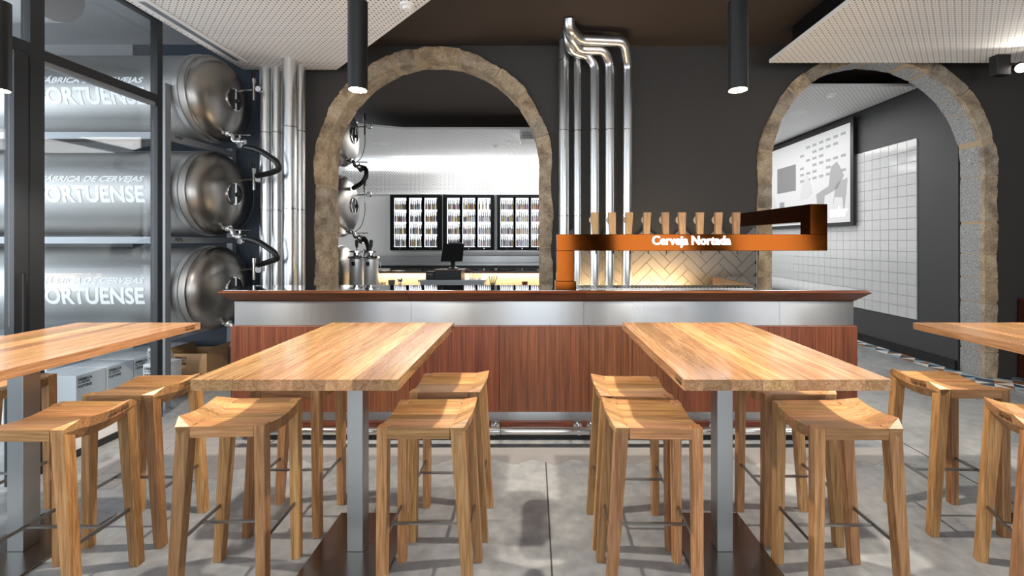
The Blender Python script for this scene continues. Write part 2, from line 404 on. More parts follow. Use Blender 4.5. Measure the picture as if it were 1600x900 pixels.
struct(box('trim_2', MBLACK, -3.05, .3, -2.5, 2.0, H1+.036, HC-.002))
for i, (px0, px1, y0, y1, z) in enumerate([(-3.12, .49, -2.4, -2.3, H1)]): pass
# ceiling slot diffuser by the glass wall
v = thing('slot_diffuser', 'long white slot air diffuser along the left edge of perforated ceiling', 'vent', (-3.02, 3.9, H1))
box('frame', MWHITE, -.06, .07, -.62, .55, -.008, 0, v); box('slot', MRACK, -.02, .03, -.58, .5, -.010, -.007, v)

# brew-room shell to the left
struct(box('wall_left', MGREYW, -9, -7.7, 5.1, 5.2, 0, HC))
struct(box('ceiling', MGREYW, -9, -3.26, -2.6, 5.1, 3.75, 3.85))
tag(MB().tube([(-8.5, 3.2, 3.42), (-3.6, 3.2, 3.42)], .27, 20).build('insulated_duct', MGREYW, smooth=40), 'large grey lagged duct above the tanks behind the upper glass', 'duct')
struct(box('wall_left', MGREYW, -7.6, -4.4, 4.74, 4.768, 0, HC))

# ---- glass partition (window_1): plane x = -3.2
def glazing():
    X = -3.2; w = thing('window_1', '', 'window'); del w['label']; del w['category']; struct(w)
    def bar(name, y0, y1, z0, z1, m=MFRAME, dx=.03): return box(name, m, X-dx, X+dx, y0, y1, z0, z1, w)
    bar('frame_post', 3.64, 3.69, 0, 3.42); bar('frame_post', 2.72, 2.80, 0, 3.6); bar('frame_post', 1.4, 1.48, 0, 3.6)
    bar('transom', 1.48, 2.72, 2.68, 2.75); bar('transom', 2.80, 3.64, 2.675, 2.735)
    bar('head_rail', 1.48, 3.64, 3.36, 3.42); bar('sill_rail', 2.80, 3.64, 0, .05)
    bar('lower_frame', 2.80, 3.64, .05, .13, MWHITE, .02)
    bar('inner_frame', 2.80, 3.64, 2.64, 2.675, MRACK, .015)
    for nm, y0, y1, z0, z1 in (('pane', 2.81, 3.63, .13, 2.66), ('pane', 2.81, 3.63, 2.74, 3.35), ('pane', 1.49, 2.71, 2.76, 3.35)):
        box(nm, MGLASS, X-.004, X+.004, y0, y1, z0, z1, w)
    box('door_leaf', MFRAME, X-.03, X+.03, 2.635, 2.71, 0, 2.67, w); box('pane', MGLASS, X-.004, X+.004, 1.5, 2.634, .1, 2.6, w)
    MB().tube([(X+.06, 2.66, .9), (X+.06, 2.66, 1.3)], .010, 8).build('door_handle', MBLACK, w)
glazing()

# ---- stone arches
def stone_arch(cx, r, zc, label):
    t = thing('stone_arch', label, 'arch', (cx, YW0, 0), 0)
    Rin, Rout, yf, yb = r, r+.142, -.035, .235
    L = zc*2+PI*r
    def P(s, rad, y):
        if s < zc: return (-rad, y, s)
        if s < zc+PI*r:
            a = (s-zc)/r; return (-rad*math.cos(a), y, zc+rad*math.sin(a))
        return (rad, y, L-s)
    rnd = random.Random(int(cx*100))
    def block(name, s0, s1, jit, m, inset=0):
        n = max(2, int((s1-s0)/.05)); mb = MB(); k = 0
        prof = [(0, 0), (.33, 0), (.66, 0), (1, 0), (1, .5), (1, 1), (0, 1), (0, .75), (0, .5), (0, .25)]
        bul = rnd.uniform(-.004, .005)
        for i in range(n+1):
            s = s0+(s1-s0)*i/n; e = math.sin(PI*i/n)**.5 if 0 < i < n else 0
            for a, b in prof:
                rad = Rin+inset+(Rout-Rin-2*inset)*a+.008*math.sin(s*9.1+cx)*(a > .5); y = yf+inset+(yb-yf-2*inset)*b
                if a == 1: rad += jit*rnd.uniform(-1, 1)+bul*(jit > 0)-.004*(1-e)*(jit > 0)
                if a == 0: rad += jit*.35*rnd.uniform(-1, 1)+.002*(1-e)*(jit > 0)
                if b == 0: y -= jit*rnd.uniform(-.5, 1)+.004*(1-e)*(jit > 0)
                mb.v.append(P(s, rad, y))
        q = len(prof)
        for i in range(n):
            for j in range(q): a = i*q+j; b = i*q+(j+1) % q; mb.f.append([a, b, b+q, a+q])
        mb.f.append(list(range(q))[::-1]); mb.f.append([n*q+j for j in range(q)])
        return mb.build(name, m, t, smooth=50)
    mo = block('mortar', .0, L, 0, MMORTAR, .006)
    s = 0
    while s < L-.12:
        d = rnd.choice((.2, .27, .34, .42, .5)); e = min(s+d, L)
        if L-e < .15: e = L
        block('arch_stone', s+.006, e-.006, .007, MSTONEDAY if cx > 0 else MSTONE); s = e+rnd.choice((0, 0, .02, .05))
stone_arch(*ARCH[0], 'rough tan stone arch opening on to the bottle fridges')
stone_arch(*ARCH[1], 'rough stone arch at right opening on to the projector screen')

# ---- herringbone splashback tiles between the arches
sb = thing('herringbone_splashback', 'taupe herringbone tile splashback with zigzag top behind the taps', 'tiles', (0, YW0, 0))
Wt = .0935; n = 3; g = .0014
tm = MB().hexa([(g, g, 0), (n*Wt-g, g, 0), (n*Wt-g, Wt-g, 0), (g, Wt-g, 0), (g+.001, g+.001, .009), (n*Wt-g-.001, g+.001, .009), (n*Wt-g-.001, Wt-g-.001, .009), (g+.001, Wt-g-.001, .009)])
proto = tm.build('tile', MTILEH, sb); first = True
PEAK = 1.712; X0 = 1.503
gp = []
for bi in range(-6, 7):
    for k in range(-16, 10):
        for kind in (0, 1):
            cx_, cy_ = (k+n*bi, k-n*bi); c = (cx_+n/2, cy_+.5) if kind == 0 else (cx_+.5, cy_+1+n/2)
            X = X0+(c[0]-c[1])*Wt/math.sqrt(2); Z = 1.0+(c[0]+c[1])*Wt/math.sqrt(2)
            top = Z+(n+1)*Wt/2/math.sqrt(2)
            if X < .32 or X > 2.40 or top > PEAK+.01 or Z < .93: continue
            o = proto if first else proto.copy()
            if not first: COL.objects.link(o)
            first = False; o.parent = sb
            ox, oy = (cx_, cy_) if kind == 0 else (cx_+1, cy_+1)
            PX = X0+(ox-oy)*Wt/math.sqrt(2); PZ = 1.0+(ox+oy)*Wt/math.sqrt(2)
            ang = PI/4 if kind == 0 else 3*PI/4
            # tile plane xz, facing -y
            o.matrix_basis = Matrix.Translation((PX, -.0045, PZ)) @ Matrix.Rotation(PI/2, 4, 'X') @ Matrix.Rotation(ang, 4, 'Z')
box('grout', MGROUT, .25, 2.44, -.004, -.001, .9, 1.56, sb)
box('edge_strip', MBAR, 2.45, 2.458, -.02, -.001, .9, 1.72, sb)

# ---- right-hand wall: white tiles, projection screen
tp = thing('tiled_wall_panel', 'glossy white square wall tiles beside and below the screen', 'tiles', (4.93, 0, 0))
TS = .146; g = .001
tile = MB().hexa([(0, g, g), (0, TS-g, g), (0, TS-g, TS-g), (0, g, TS-g), (-.008, g+.002, g+.002), (-.008, TS-g-.002, g+.002), (-.008, TS-g-.002, TS-g-.002), (-.008, g+.002, TS-g-.002)]).build('tile', MTILEW, tp)
rest = MB(); rr = random.Random(3)
for i in range(24):
    for j in range(16):
        y, z = 5.55+i*TS, .49+j*TS
        if i < 18:
            o = tile if (i, j) == (0, 0) else tile.copy()
            if (i, j) != (0, 0): COL.objects.link(o)
            o.parent = tp; o.location = (-.004, y, z); o.rotation_euler = (0, rr.uniform(-.006, .006), rr.uniform(-.006, .006))
        else: rest.box(-.011, -.003, y+g, y+TS-g, z+g, z+TS-g)
o = rest.build('tile_field', MTILEW, tp); o['kind'] = 'stuff'
box('grout', MGROUTW, -.003, -.0005, 5.55, 5.55+24*TS, .49, .49+16*TS, tp)

sc_ = thing('projection_screen', 'white projection screen in black frame showing a washed out interior picture', 'screen', (4.86, 0, 0))
sy0, sy1, sz0, sz1 = 6.62, 9.25, 1.80, 3.32
box('frame', MBLACK, -.01, .03, sy0-.06, sy1+.06, sz0-.06, sz1+.08, sc_)
MSCR = plain('projected_light', '#8a8a8a', .7, emit='#e3e4e5', es=.55)
box('screen_surface', MSCR, -.014, -.009, sy0, sy1, sz0, sz1, sc_)
def scr(name, u0, u1, v0, v1, c, es=.6):   # u: 0 far (left) .. 1 near (right)
    m = plain('projected_'+c[1:], '#606060', .7, emit=c, es=es)
    return box(name, m, -.0165, -.0135, sy1-(sy1-sy0)*u1, sy1-(sy1-sy0)*u0, sz0+(sz1-sz0)*v0, sz0+(sz1-sz0)*v1, sc_)
scr('projected_board', .25, .48, .42, .74, '#6f7072'); scr('projected_pillar', .11, .17, .4, .98, '#a7a8a9')
scr('projected_pillar', .0, .08, .1, .75, '#b9babb'); scr('projected_crate', .28, .34, .12, .3, '#9a9b9d')
mbm = MB(); rq = random.Random(5)
for a in range(7):
    for b in range(6):
        u = .53+a*.066; vv = .5+b*.075+a*.004
        if rq.random() < .85: mbm.box(-.0165, -.0135, sy1-(sy1-sy0)*(u+.04), sy1-(sy1-sy0)*u, sz0+(sz1-sz0)*vv, sz0+(sz1-sz0)*(vv+.028))
_o = mbm.build('projected_windows', plain('projected_windows', '#606060', .7, emit='#a9afb5', es=.6), sc_); _o['kind'] = 'stuff'
def projected_blob(name, pts, c):
    mb = MB(); P2 = [(sy1-(sy1-sy0)*u, sz0+(sz1-sz0)*v) for u, v in pts]; k = len(P2)
    mb.add([(-.0185, y, z) for y, z in P2]+[(-.0135, y, z) for y, z in P2], [list(range(k)), list(range(k, 2*k))[::-1]]+[[i, (i+1) % k, k+(i+1) % k, k+i] for i in range(k)])
    return mb.build(name, plain('projected_'+c[1:], '#606060', .7, emit=c, es=.6), sc_)
projected_blob('projected_chair', [(.86, .2), (.88, .38), (.9, .42), (.98, .45), (.97, .3), (.95, .1), (.94, .26), (.87, .27)], '#b9babb')
projected_blob('projected_person', [(.72, .12), (.70, .33), (.82, .40), (.84, .60), (.89, .64), (.91, .60), (.95, .48), (.9, .36), (.78, .30), (.77, .13)], '#aeafb0')
projected_blob('projected_person', [(.52, .3), (.55, .45), (.6, .58), (.64, .48), (.66, .35), (.6, .3)], '#f3f4f4')
projected_blob('projected_person', [(.12, .22), (.14, .36), (.18, .42), (.23, .36), (.24, .22)], '#f1f2f2')
projected_blob('projected_table', [(.3, .1), (.4, .24), (.55, .13), (.42, .06)], '#f4f5f5')
scr('projected_badge', .685, .735, .07, .16, '#c8808e')
puttext('projected_words', textmesh('snkr', width=.40, bold=.04), plain('projected_white', '#ffffff', .6, emit='#ffffff', es=1.0), (-.017, sy1-(sy1-sy0)*.905, sz0+(sz1-sz0)*.115), (0, -1, 0), (0, 0, 1), sc_)

# ---- patterned cement tiles at the right-hand threshold
pt = thing('patterned_tile_floor', 'patterned triangle cement tiles on the floor around the right arch', 'tiles', (0, 0, 0))
ts = .2; tproto = MB().box(-.0985, .0985, -.0985, .0985, 0, .004).build('floor_tile', MTRI, pt); first = True
cells = [(4.65+.1+i*ts, 3.75+.1+j*ts) for i in range(8) for j in range(5) if i+j > 2 or j > 2]+[(4.8, 4.75+.1+j*ts) for j in range(9)]
for (x, y) in cells:
    o = tproto if first else tproto.copy()
    if not first: COL.objects.link(o)
    first = False; o.parent = pt; o.location = (x, y, 0); o.rotation_euler = (0, 0, random.choice((0, PI/2, PI, 1.5*PI)))
# floor joints and the zigzag border in front of the bar
struct(box('trim_3', MJOINT, .078, .086, .2, 3.02, 0, .0015))
struct(box('trim_4', MJOINT, 2.74, 2.748, .2, 4.7, 0, .0015))
zp = []
for i in range(-9, 10): zp += [(i*.27, 2.98), (i*.27+.135, 2.90)]
poly = [(-2.43, 3.14)]+[(x, y) for x, y in zp]+[(zp[-1][0], 3.14)]
struct(MB().prism(poly, 0, .002).build('trim_5', MZIG))
ft = thing('herringbone_floor_patch', 'grey herringbone floor tiles between the left tables and the glass partition', 'tiles', (-2.45, 3.15, 0), .2)
fw = .1; fp = MB().box(.002, 3*fw-.002, .002, fw-.002, 0, .003).build('floor_tile', MZIG, ft); first = True
for bi in range(-2, 3):
    for k in range(-5, 5):
        for kind in (0, 1):
            ox, oy = (k+3*bi, k-3*bi) if kind == 0 else (k+3*bi+1, k-3*bi+1)
            if abs(ox*fw) > .6 or abs(oy*fw) > .55: continue
            o = fp if first else fp.copy()
            if not first: COL.objects.link(o)
            first = False; o.parent = ft; o.location = (ox*fw, oy*fw, 0); o.rotation_euler = (0, 0, kind*PI/2)

# ================================================================ THINGS
# ---- bar counter
bar = thing('bar_counter', 'long bar with walnut panels, steel band and glossy top in the middle of room', 'bar counter', (.075, 3.5, 0))
def rel(o, p):   # keep world coordinates under a moved parent
    o.parent = p; o.location = -Vector(p.location); return o
def bx(name, m, *a, p=bar, bevel=0): return rel(box(name, m, *a, bevel=bevel), p)
BX0, BX1 = -2.237, 2.39
bx('core', MBLACK, BX0+.02, BX1-.02, 3.26, 3.54, .02, 1.06)
for i in range(7):
    a = BX0+(BX1-BX0+.02)*i/7-.01
    bx('wood_panel', MRED, a+.0015, a+(BX1-BX0+.02)/7-.0015, 3.20, 3.24, .235, .87, bevel=.001)
bx('side_panel', MRED, BX0-.01, BX0+.015, 3.243, 3.54, .235, .87); bx('side_panel', MRED, BX1-.015, BX1+.012, 3.243, 4.40, .235, .87)
sx = [BX0, -.917, .373, 1.836, BX1]
for i in range(4): bx('steel_panel', MSTEELX, sx[i]+.001, sx[i+1]-.001, 3.228, 3.25, .872, 1.05)
bx('side_steel_panel', MSTEELX, BX0-.001, BX0+.02, 3.252, 3.54, .872, 1.05); bx('side_steel_panel', MSTEELX, BX1-.02, BX1, 3.252, 4.40, .872, 1.05)
bx('return_core', MBLACK, 1.87, 2.36, 3.56, 4.38, .02, 1.06)
bx('toe_panel', MSTEELX, BX0+.01, BX1-.01, 3.235, 3.255, .158, .232)
bx('toe_rail', MTRIM, BX0+.01, BX1-.01, 3.215, 3.25, .09, .155)
# rail
for a, b in ((BX0+.03, -.24), (-.236, .40), (.404, 1.36), (1.364, BX1-.03)):
    rel(MB().tube([(a, 3.11, .135), (b, 3.11, .135)], .026, 16).build('foot_rail', MCHROME, smooth=40), bar)
for x in (-2.0, -1.35, -.9, -.285, .325, .425, 1.0, 1.33, 1.9, 2.25):
    b = bx('rail_bracket', MCHROME, x-.03, x+.03, 3.20, 3.215, .115, .165)
    a = rel(MB().tube([(x, 3.21, .14), (x, 3.12, .135)], .009, 8).build('bracket_arm', MCHROME), bar)
    rel(MB().lathe([(.030, -.008), (.030, .008)], (x, 3.11, .135), 'X', 16).build('rail_clamp', MCHROME, smooth=40), bar)
# counter edge boards (knife edge profile)
TX0, TX1, TY0 = -2.32, 2.473, 3.157; zb, zt, ztop = 1.046, 1.121, 1.136
xsq = [TX0, -.926, .382, 1.85, TX1]
for i in range(4):
    a, b = xsq[i], xsq[i+1]; la = 1 if i == 0 else 0; lb = 1 if i == 3 else 0
    def P(e, y, z, a=a, b=b, la=la, lb=lb): return [(a+e*la+.0008*(1-la), y, z), (b-e*lb-.0008*(1-lb), y, z)]
    L = P(.083, TY0+.083, zb); M = P(0, TY0, zt); T = P(.02, TY0+.02, ztop); T2 = P(.10, TY0+.10, ztop); B2 = P(.10, TY0+.10, zb)
    vs = L+M+T+T2+B2
    o = MB().add(vs, [[0, 1, 3, 2], [2, 3, 5, 4], [4, 5, 7, 6], [6, 7, 9, 8], [8, 9, 1, 0], [0, 2, 4, 6, 8], [1, 9, 7, 5, 3]]).build('edge_board', MTRIM); rel(o, bar)
def side(x, sgn, y1):
    vs = []
    for e, z in ((.083, zb), (0, zt), (.02, ztop), (.10, ztop), (.10, zb)): vs += [(x+sgn*e, TY0+e, z), (x+sgn*e, y1, z)]
    rel(MB().add(vs, [[0, 1, 3, 2], [2, 3, 5, 4], [4, 5, 7, 6], [6, 7, 9, 8], [8, 9, 1, 0], [0, 2, 4, 6, 8], [1, 9, 7, 5, 3]]).build('edge_board', MTRIM), bar)
side(TX0, 1, 3.56); side(TX1, -1, 4.42)
rel(MB().prism([(TX0+.11, TY0+.11), (TX1-.11, TY0+.11), (TX1-.11, 4.42), (1.85, 4.42), (1.85, 3.56), (TX0+.11, 3.56)], zb, ztop-.001).build('counter_slab', MBLACK), bar)
rel(MB().prism([(TX0+.03, TY0+.03), (TX1-.03, TY0+.03), (TX1-.03, 4.42), (1.85, 4.42), (1.85, 3.56), (TX0+.03, 3.56)], ztop, ztop+.003).build('counter_top', MTOPGL), bar)
bx('edge_board', MTRIM, 1.83, 1.85, 3.56, 4.42, 1.06, ztop+.002); bx('drip_tray', MPLATE, .33, 1.66, 3.27, 3.5, ztop+.003, ztop+.008)
mbm = MB()
for i in range(44): mbm.box(.35+i*.029, .35+i*.029+.012, 3.285, 3.485, ztop+.008, ztop+.011)
o = rel(mbm.build('tray_grate', MBAR), bar); o['kind'] = 'stuff'
# inner work shelf of the bar with warm light under the splashback
tag(box('work_counter', MSTEEL, .3, 1.8, 4.2, 4.74, .84, .88), 'steel work counter behind the bar under the herringbone tiles', 'counter')
led = thing('led_strip', 'warm light strip along the foot of the herringbone tiles', 'light', (1.0, 4.60, .93))
box('diffuser', MLED, -.65, .65, -.01, .01, -.01, 0, led)
area('splash_glow', (1.0, 4.58, .95), (PI-.35, 0, 0), 1.35, .04, 32, (1, .76, .45))

# ---- copper beer font with nine taps
f = thing('beer_tap_tower', 'copper beam beer tap tower with lit lettering standing on the bar', 'beer tap', (.235, 3.25, ztop+.003))
def fx(name, m, *a, bevel=0): return rel(box(name, m, *a, bevel=bevel), f)
zz = ztop+.003
fx('base', MCOPPER, .160, .313, 3.18, 3.34, zz, 1.205, bevel=.002)
fx('post', MCOPPER, .171, .298, 3.20, 3.32, 1.205, 1.43, bevel=.002)
fx('beam', MCOPPER, .171, 2.176, 3.20, 3.32, 1.43, 1.552, bevel=.002)
fx('upright', MCOPPER, 2.048, 2.176, 3.20, 3.32, 1.552, 1.776, bevel=.002)
fx('return_beam', MCOPPER, 2.046, 2.170, 3.322, 4.38, 1.646, 1.776, bevel=.002)
fx('return_post', MCOPPER, 2.05, 2.165, 4.26, 4.375, zz, 1.645, bevel=.002) if False else None
puttext('lit_lettering', textmesh('Cerveja Nortada', width=.578, height=.088, bold=.012, depth=.008), MEMIT, (1.165+.0, 3.192, 1.497), (1, 0, 0), (0, 0, 1), f).location = -Vector(f.location)
hpx = [929, 956, 983, 1011, 1039, 1065, 1093, 1122, 1149.6]
rq = random.Random(2)
for i, px in enumerate(hpx):
    x = (px-VX)/207.0; t_ = rq.uniform(-.006, .006)
    h = MB().hexa([(x-.022+t_, 3.245, 1.552), (x+.022+t_, 3.245, 1.552), (x+.022+t_, 3.275, 1.552), (x-.022+t_, 3.275, 1.552), (x-.028, 3.235, 1.717), (x+.026, 3.235, 1.717), (x+.026, 3.272, 1.717), (x-.028, 3.272, 1.717)]).build('tap_handle', MHAND, bevel=.002)
    rel(h, f)
    k = MB().lathe([(.034, 0), (.034, .012)], (x-.004, 3.277, 1.662), 'Y', 18).build('knob', MCREAM, smooth=40); k.parent = h
    rel(MB().tube([(x+.01, 3.26, 1.43), (x+.01, 3.26, 1.405)], .004, 8).build('spout', MBLACK), f)

# ---- ducts
def duct(path, r, label, collars=(), group=None, rf=.1):
    o = tag(MB().tube(fillet(path, rf), r, 20).build('steel_duct', MDUCT, smooth=40), label, 'duct', group)
    for z in collars:
        MB().lathe([(r, -.006), (r+.004, -.003), (r+.004, .003), (r, .006)], (path[0][0], path[0][1], z), 'Z', 20).build('collar', MCHROME, o, smooth=40)
    return o
kf = 146.1; DX = lambda px: (px-VX)/kf; DZ = lambda y, k=kf: CZ+(VY-y)/k
Yd = FPX/kf; zc_ = [DZ(203), DZ(337)-.0]
G = 'polished ducts between the arches'
duct([(DX(881.5), Yd+.03, .9), (DX(881.5), Yd+.03, HC)], .057, 'leftmost straight steel duct right of the left arch', (DZ(203), DZ(94), DZ(337)), G)
duct([(DX(902.8), Yd+.04, .9), (DX(902.8), Yd+.04, HC)], .045, 'second steel duct from the left arch, thinner and straight', (DZ(203), DZ(94), DZ(337)), G)
duct([(DX(929), Yd, .9), (DX(929), Yd, 3.38), (DX(918), Yd-.03, 3.47), (DX(893), Yd-.1, 3.49), (DX(886), Yd-.18, 3.54), (DX(884), Yd-.20, HC)], .05, 'third steel duct from the left arch, short bend at top', (DZ(203), DZ(337)), G, .05)
duct([(DX(952.2), Yd, .9), (DX(952.2), Yd, 3.40), (DX(942), Yd-.1, 3.50), (DX(903), Yd-.12, 3.50), (DX(888), Yd-.28, 3.56), (DX(884), Yd-.32, HC)], .052, 'fourth steel duct, bending left below the ceiling', (DZ(203), DZ(337), 3.38), G, .06)
duct([(DX(979), Yd, .9), (DX(981), Yd, 3.38), (DX(969.5), Yd-.2, 3.545), (DX(903), Yd-.24, 3.545), (DX(885), Yd-.40, 3.58), (DX(884.5), Yd-.43, HC)], .053, 'rightmost steel duct with the longest run under the ceiling', (DZ(203), DZ(337), 3.38), G, .07)
G = 'ducts beside the tanks'
for (x, y, r, lb) in ((-2.87, 4.62, .057, 'leftmost shiny duct beside the stacked tanks'), (-2.75, 4.62, .055, 'second shiny duct from the tanks'),
                      (-2.65, 4.69, .045, 'thin shiny duct tucked behind the widest one'), (-2.484, 4.40, .066, 'widest shiny duct, nearest of the bundle by the tanks'), (-2.475, 4.57, .055, 'rightmost shiny duct of the bundle by the tanks')):
    duct([(x, y, 0), (x, y, H1)], r, lb, (2.66, 1.83, 1.0), G)

# ---- tanks in their rack
rk = thing('tank_rack', 'grey steel rack carrying the three stacked tanks', 'rack', (-3.25, 4.28, 0))
def rx(name, *a): return rel(box(name, MRACK, *a), rk)
for x in (-3.28, -6.2):
    for y in (3.84, 4.69):
        rx('post', x-.03, x+.03, y-.03, y+.03, .02, 2.9 if y < 4 else 2.5)
        o = rel(MB().lathe([(.065, 0), (.065, .008), (.03, .02)], (x, y, 0), 'Z', 20).build('foot', MRACK, smooth=40), rk)
for z in (2.44, 1.51, .64):
    rx('rail', -6.17, -3.31, 3.83, 3.86, z-.03, z+.03); rx('rail', -6.17, -3.31, 4.66, 4.70, z-.03, z+.03)
    rx('cross_rail', -3.30, -3.25, 3.87, 4.66, z-.03, z+.03); rx('cross_rail', -6.25, -6.18, 3.87, 4.66, z-.03, z+.03)
def puttank(txt, z):
    puttext('rack_mark', textmesh(txt, width=.07, height=.028, bold=.03, res=1), MINK, (-3.249, 3.98, z), (0, 1, 0), (0, 0, 1)).parent = None
def tank(label):
    t = thing('steel_tank', label, 'tank', (0, 0, 0), 0, 'horizontal maturation tanks')
    R = .405
    MB().lathe([(R-.02, -3.3), (R, -3.28), (R, -.02), (R-.01, 0)], (0, 0, 0), 'X', 64).build('shell', MTANK, t, smooth=40)
    prof = [(R-.002, .0), (R+.008, .004), (R+.008, .012), (R-.004, .018)]
    for k in range(1, 12):
        a = k/11*PI/2; prof.append(((R-.006)*math.cos(a)**.9 if k < 11 else 0, .018+.155*math.sin(a)))
    MB().lathe(prof, (0, 0, 0), 'X', 64).build('domed_head', MDOME, t, smooth=45)
    MB().lathe([(R+.001, -.10), (R+.012, -.098), (R+.012, -.055), (R+.001, -.053)], (0, 0, 0), 'X', 48).build('band', MTANK, t, smooth=40)
    m = MB().lathe([(.098, .150), (.110, .150), (.113, .165), (.110, .182), (.100, .184), (.098, .172), (.098, .150)], (0, 0, .0), 'X', 32, cap=False).build('manway', MCHROME, t, smooth=40)
    MB().lathe([(.097, .174), (.0, .1745)], (0, 0, 0), 'X', 32).build('manway_door', MBLACK, m)
    box('manway_bar', MCHROME, .176, .19, -.012, .012, -.105, .105, m); MB().lathe([(.02, .19), (.024, .2), (.018, .215)], (0, .03, -.005), 'X', 14).build('manway_knob', MBLACK, m, smooth=40)
    q = box('maker_plate', MBAR, .10, .112, -.10, .03, .20, .30, t); q.rotation_euler = (0, -.25, 0)
    for kk in range(3): s_ = box('printed_bar', MINK, .112, .114, -.085+kk*.035, -.065+kk*.035, .21, .285, q)
    q = box('white_label', MBOXW, .150, .156, -.05, .03, -.20, -.175, t); q.rotation_euler = (0, .15, 0)
    # outlet valve
    vv = MB().tube(fillet([(.10, -.05, -.335), (.19, -.05, -.355), (.20, -.05, -.42), (.32, -.06, -.43)], .04), .022, 14).build('outlet_valve', MCHROME, t, smooth=40)
    MB().lathe([(.03, 0), (.036, .01), (.036, .03), (.03, .04)], (.13, -.05, -.345), 'X', 16).build('clamp', MCHROME, vv, smooth=40)
    MB().lathe([(.03, 0), (.038, .008), (.038, .035), (.03, .045)], (.24, -.06, -.427), 'X', 16).build('clamp', MCHROME, vv, smooth=40)
    MB().tube([(.27, -.06, -.43), (.27, -.06, -.365)], .012, 8).tube([(.22, -.06, -.36), (.37, -.05, -.362)], .006, 8).build('valve_lever', MCHROME, vv, smooth=40)
    MB().lathe([(.028, 0), (.034, .02), (.02, .05)], (.30, -.11, -.47), 'Y', 14).build('sample_valve', MCHROME, vv, smooth=40)
    # pressure gauge column
    gg = MB().tube([(.10, .20, .165), (.235, .20, .17)], .009, 8).tube([(.235, .20, .06), (.235, .20, .24)], .013, 12).tube([(.235, .20, .24), (.235, .20, .285)], .020, 12).build('gauge_column', MCHROME, t, smooth=40)
    MB().tube([(.235, .20, .285), (.235, .20, .33)], .014, 10).lathe([(.02, .33), (.02, .345)], (.235, .20, 0), 'Z', 10).build('column_cap', MRUBBER, gg, smooth=40)
    MB().lathe([(.034, 0), (.036, .01), (.036, .025)], (.30, .17, .17), 'Y', 18).build('gauge', MCHROME, gg, smooth=40)
    MB().lathe([(.028, 0), (.028, .002)], (.30, .167, .17), 'Y', 18).build('gauge_dial', MBOXW, gg)
    MB().tube([(.235, .2, .17), (.30, .19, .17)], .01, 8).build('gauge_stem', MCHROME, gg)
    MB().tube(fillet([(.235, .2, .06), (.238, .2, -.1), (.2, .16, -.28), (.12, .1, -.36)], .1), .005, 8).build('cable', MRUBBER, gg, smooth=40)
    return t
t1 = tank('topmost of the three large steel tanks in the rack, just under the ceiling')
t1.location = (-3.14, 4.28, 2.90)
index_kids()
tanks = [t1]
for z, lb in ((1.97, 'middle of the three large steel tanks in the grey rack'), (1.04, 'lowest of the three large tanks, partly behind the end of the bar')):
    o = copy_tree(t1); o.location = (-3.14, 4.28, z); o['label'] = lb; tanks.append(o)
for z, lb in ((2.90, 'upper tank end seen through the left stone arch'), (1.97, 'middle tank end seen through the left stone arch'), (1.04, 'lowest tank end behind the steel kegs in the left arch')):
    o = copy_tree(t1); o.location = (-2.55, 5.72, z); o['label'] = lb
# lettering wrapped round the three front tanks
def wrap(me, X, zc, z, t):
    bm = bmesh.new(); bm.from_mesh(me)
    hs = [v.co.y for v in bm.verts]; lo, hi = min(hs), max(hs)
    for k in range(1, 6):
        bmesh.ops.bisect_plane(bm, geom=bm.verts[:]+bm.edges[:]+bm.faces[:], plane_co=(0, lo+(hi-lo)*k/6, 0), plane_no=(0, 1, 0))
    for v in bm.verts:
        th = math.asin(max(-.95, min(.95, (z-zc)/.405)))+v.co.y/.405
        v.co = Vector((v.co.x+X-t.location.x, -.4075*math.cos(th), .4075*math.sin(th)))
    bm.to_mesh(me); bm.free(); me.materials.append(MTXT)
    o = bpy.data.objects.new('lettering', me); COL.objects.link(o); o.parent = t; o['label'] = 'pale lettering wrapped round the tank'
for t, zc, zp_, zf_ in ((tanks[0], 2.90, 2.81, 2.945), (tanks[1], 1.97, 1.925, 2.06), (tanks[2], 1.04, 1.01, 1.145)):
    wrap(textmesh('PORTUENSE', width=.98, height=.155, bold=.035), -3.985, zc, zp_, t)
    wrap(textmesh('FÁBRICA DE CERVEJAS', width=.93, height=.085, bold=.03, shear=.25), -3.97, zc, zf_, t)
for tx, z in (('N3BP', 2.44), ('N2VL', 1.51), ('N1PL', .64)):
    o = puttext('rack_mark', textmesh(tx, width=.085, height=.03, bold=.03, res=1), MINK, (-3.2495, 3.96, z+.008), (0, 1, 0), (0, 0, 1)); rel(o, rk)
# black hoses
for pts, lb in (([at(384, 230, 4.2), at(405, 234, 4.15), at(432, 252, 4.1), at(437, 264, 4.12), at(425, 270, 4.2), at(402, 275, 4.4)], 'black rubber hose looping from the top tank valve'),
                ([at(380, 372, 4.2), at(402, 376, 4.15), at(430, 395, 4.1), at(434, 404, 4.12), at(424, 408, 4.2), at(404, 414, 4.4)], 'black rubber hose looping from the middle tank valve'),
                ([(-2.28, 5.70, 2.48), (-2.2, 5.65, 2.46), (-2.16, 5.6, 2.36), (-2.22, 5.6, 2.26), (-2.38, 5.7, 2.2)], 'black hose on the upper tank seen in the left arch'),
                ([(-2.28, 5.70, 1.55), (-2.2, 5.65, 1.53), (-2.14, 5.6, 1.42), (-2.13, 5.6, 1.3), (-2.2, 5.7, 1.2)], 'black hose hanging beside the kegs in the left arch')):
    tag(MB().tube(fillet(pts, .12, 6), .027 if 'arch' not in lb else .03, 14).build('hose', MRUBBER, smooth=40), lb, 'hose')

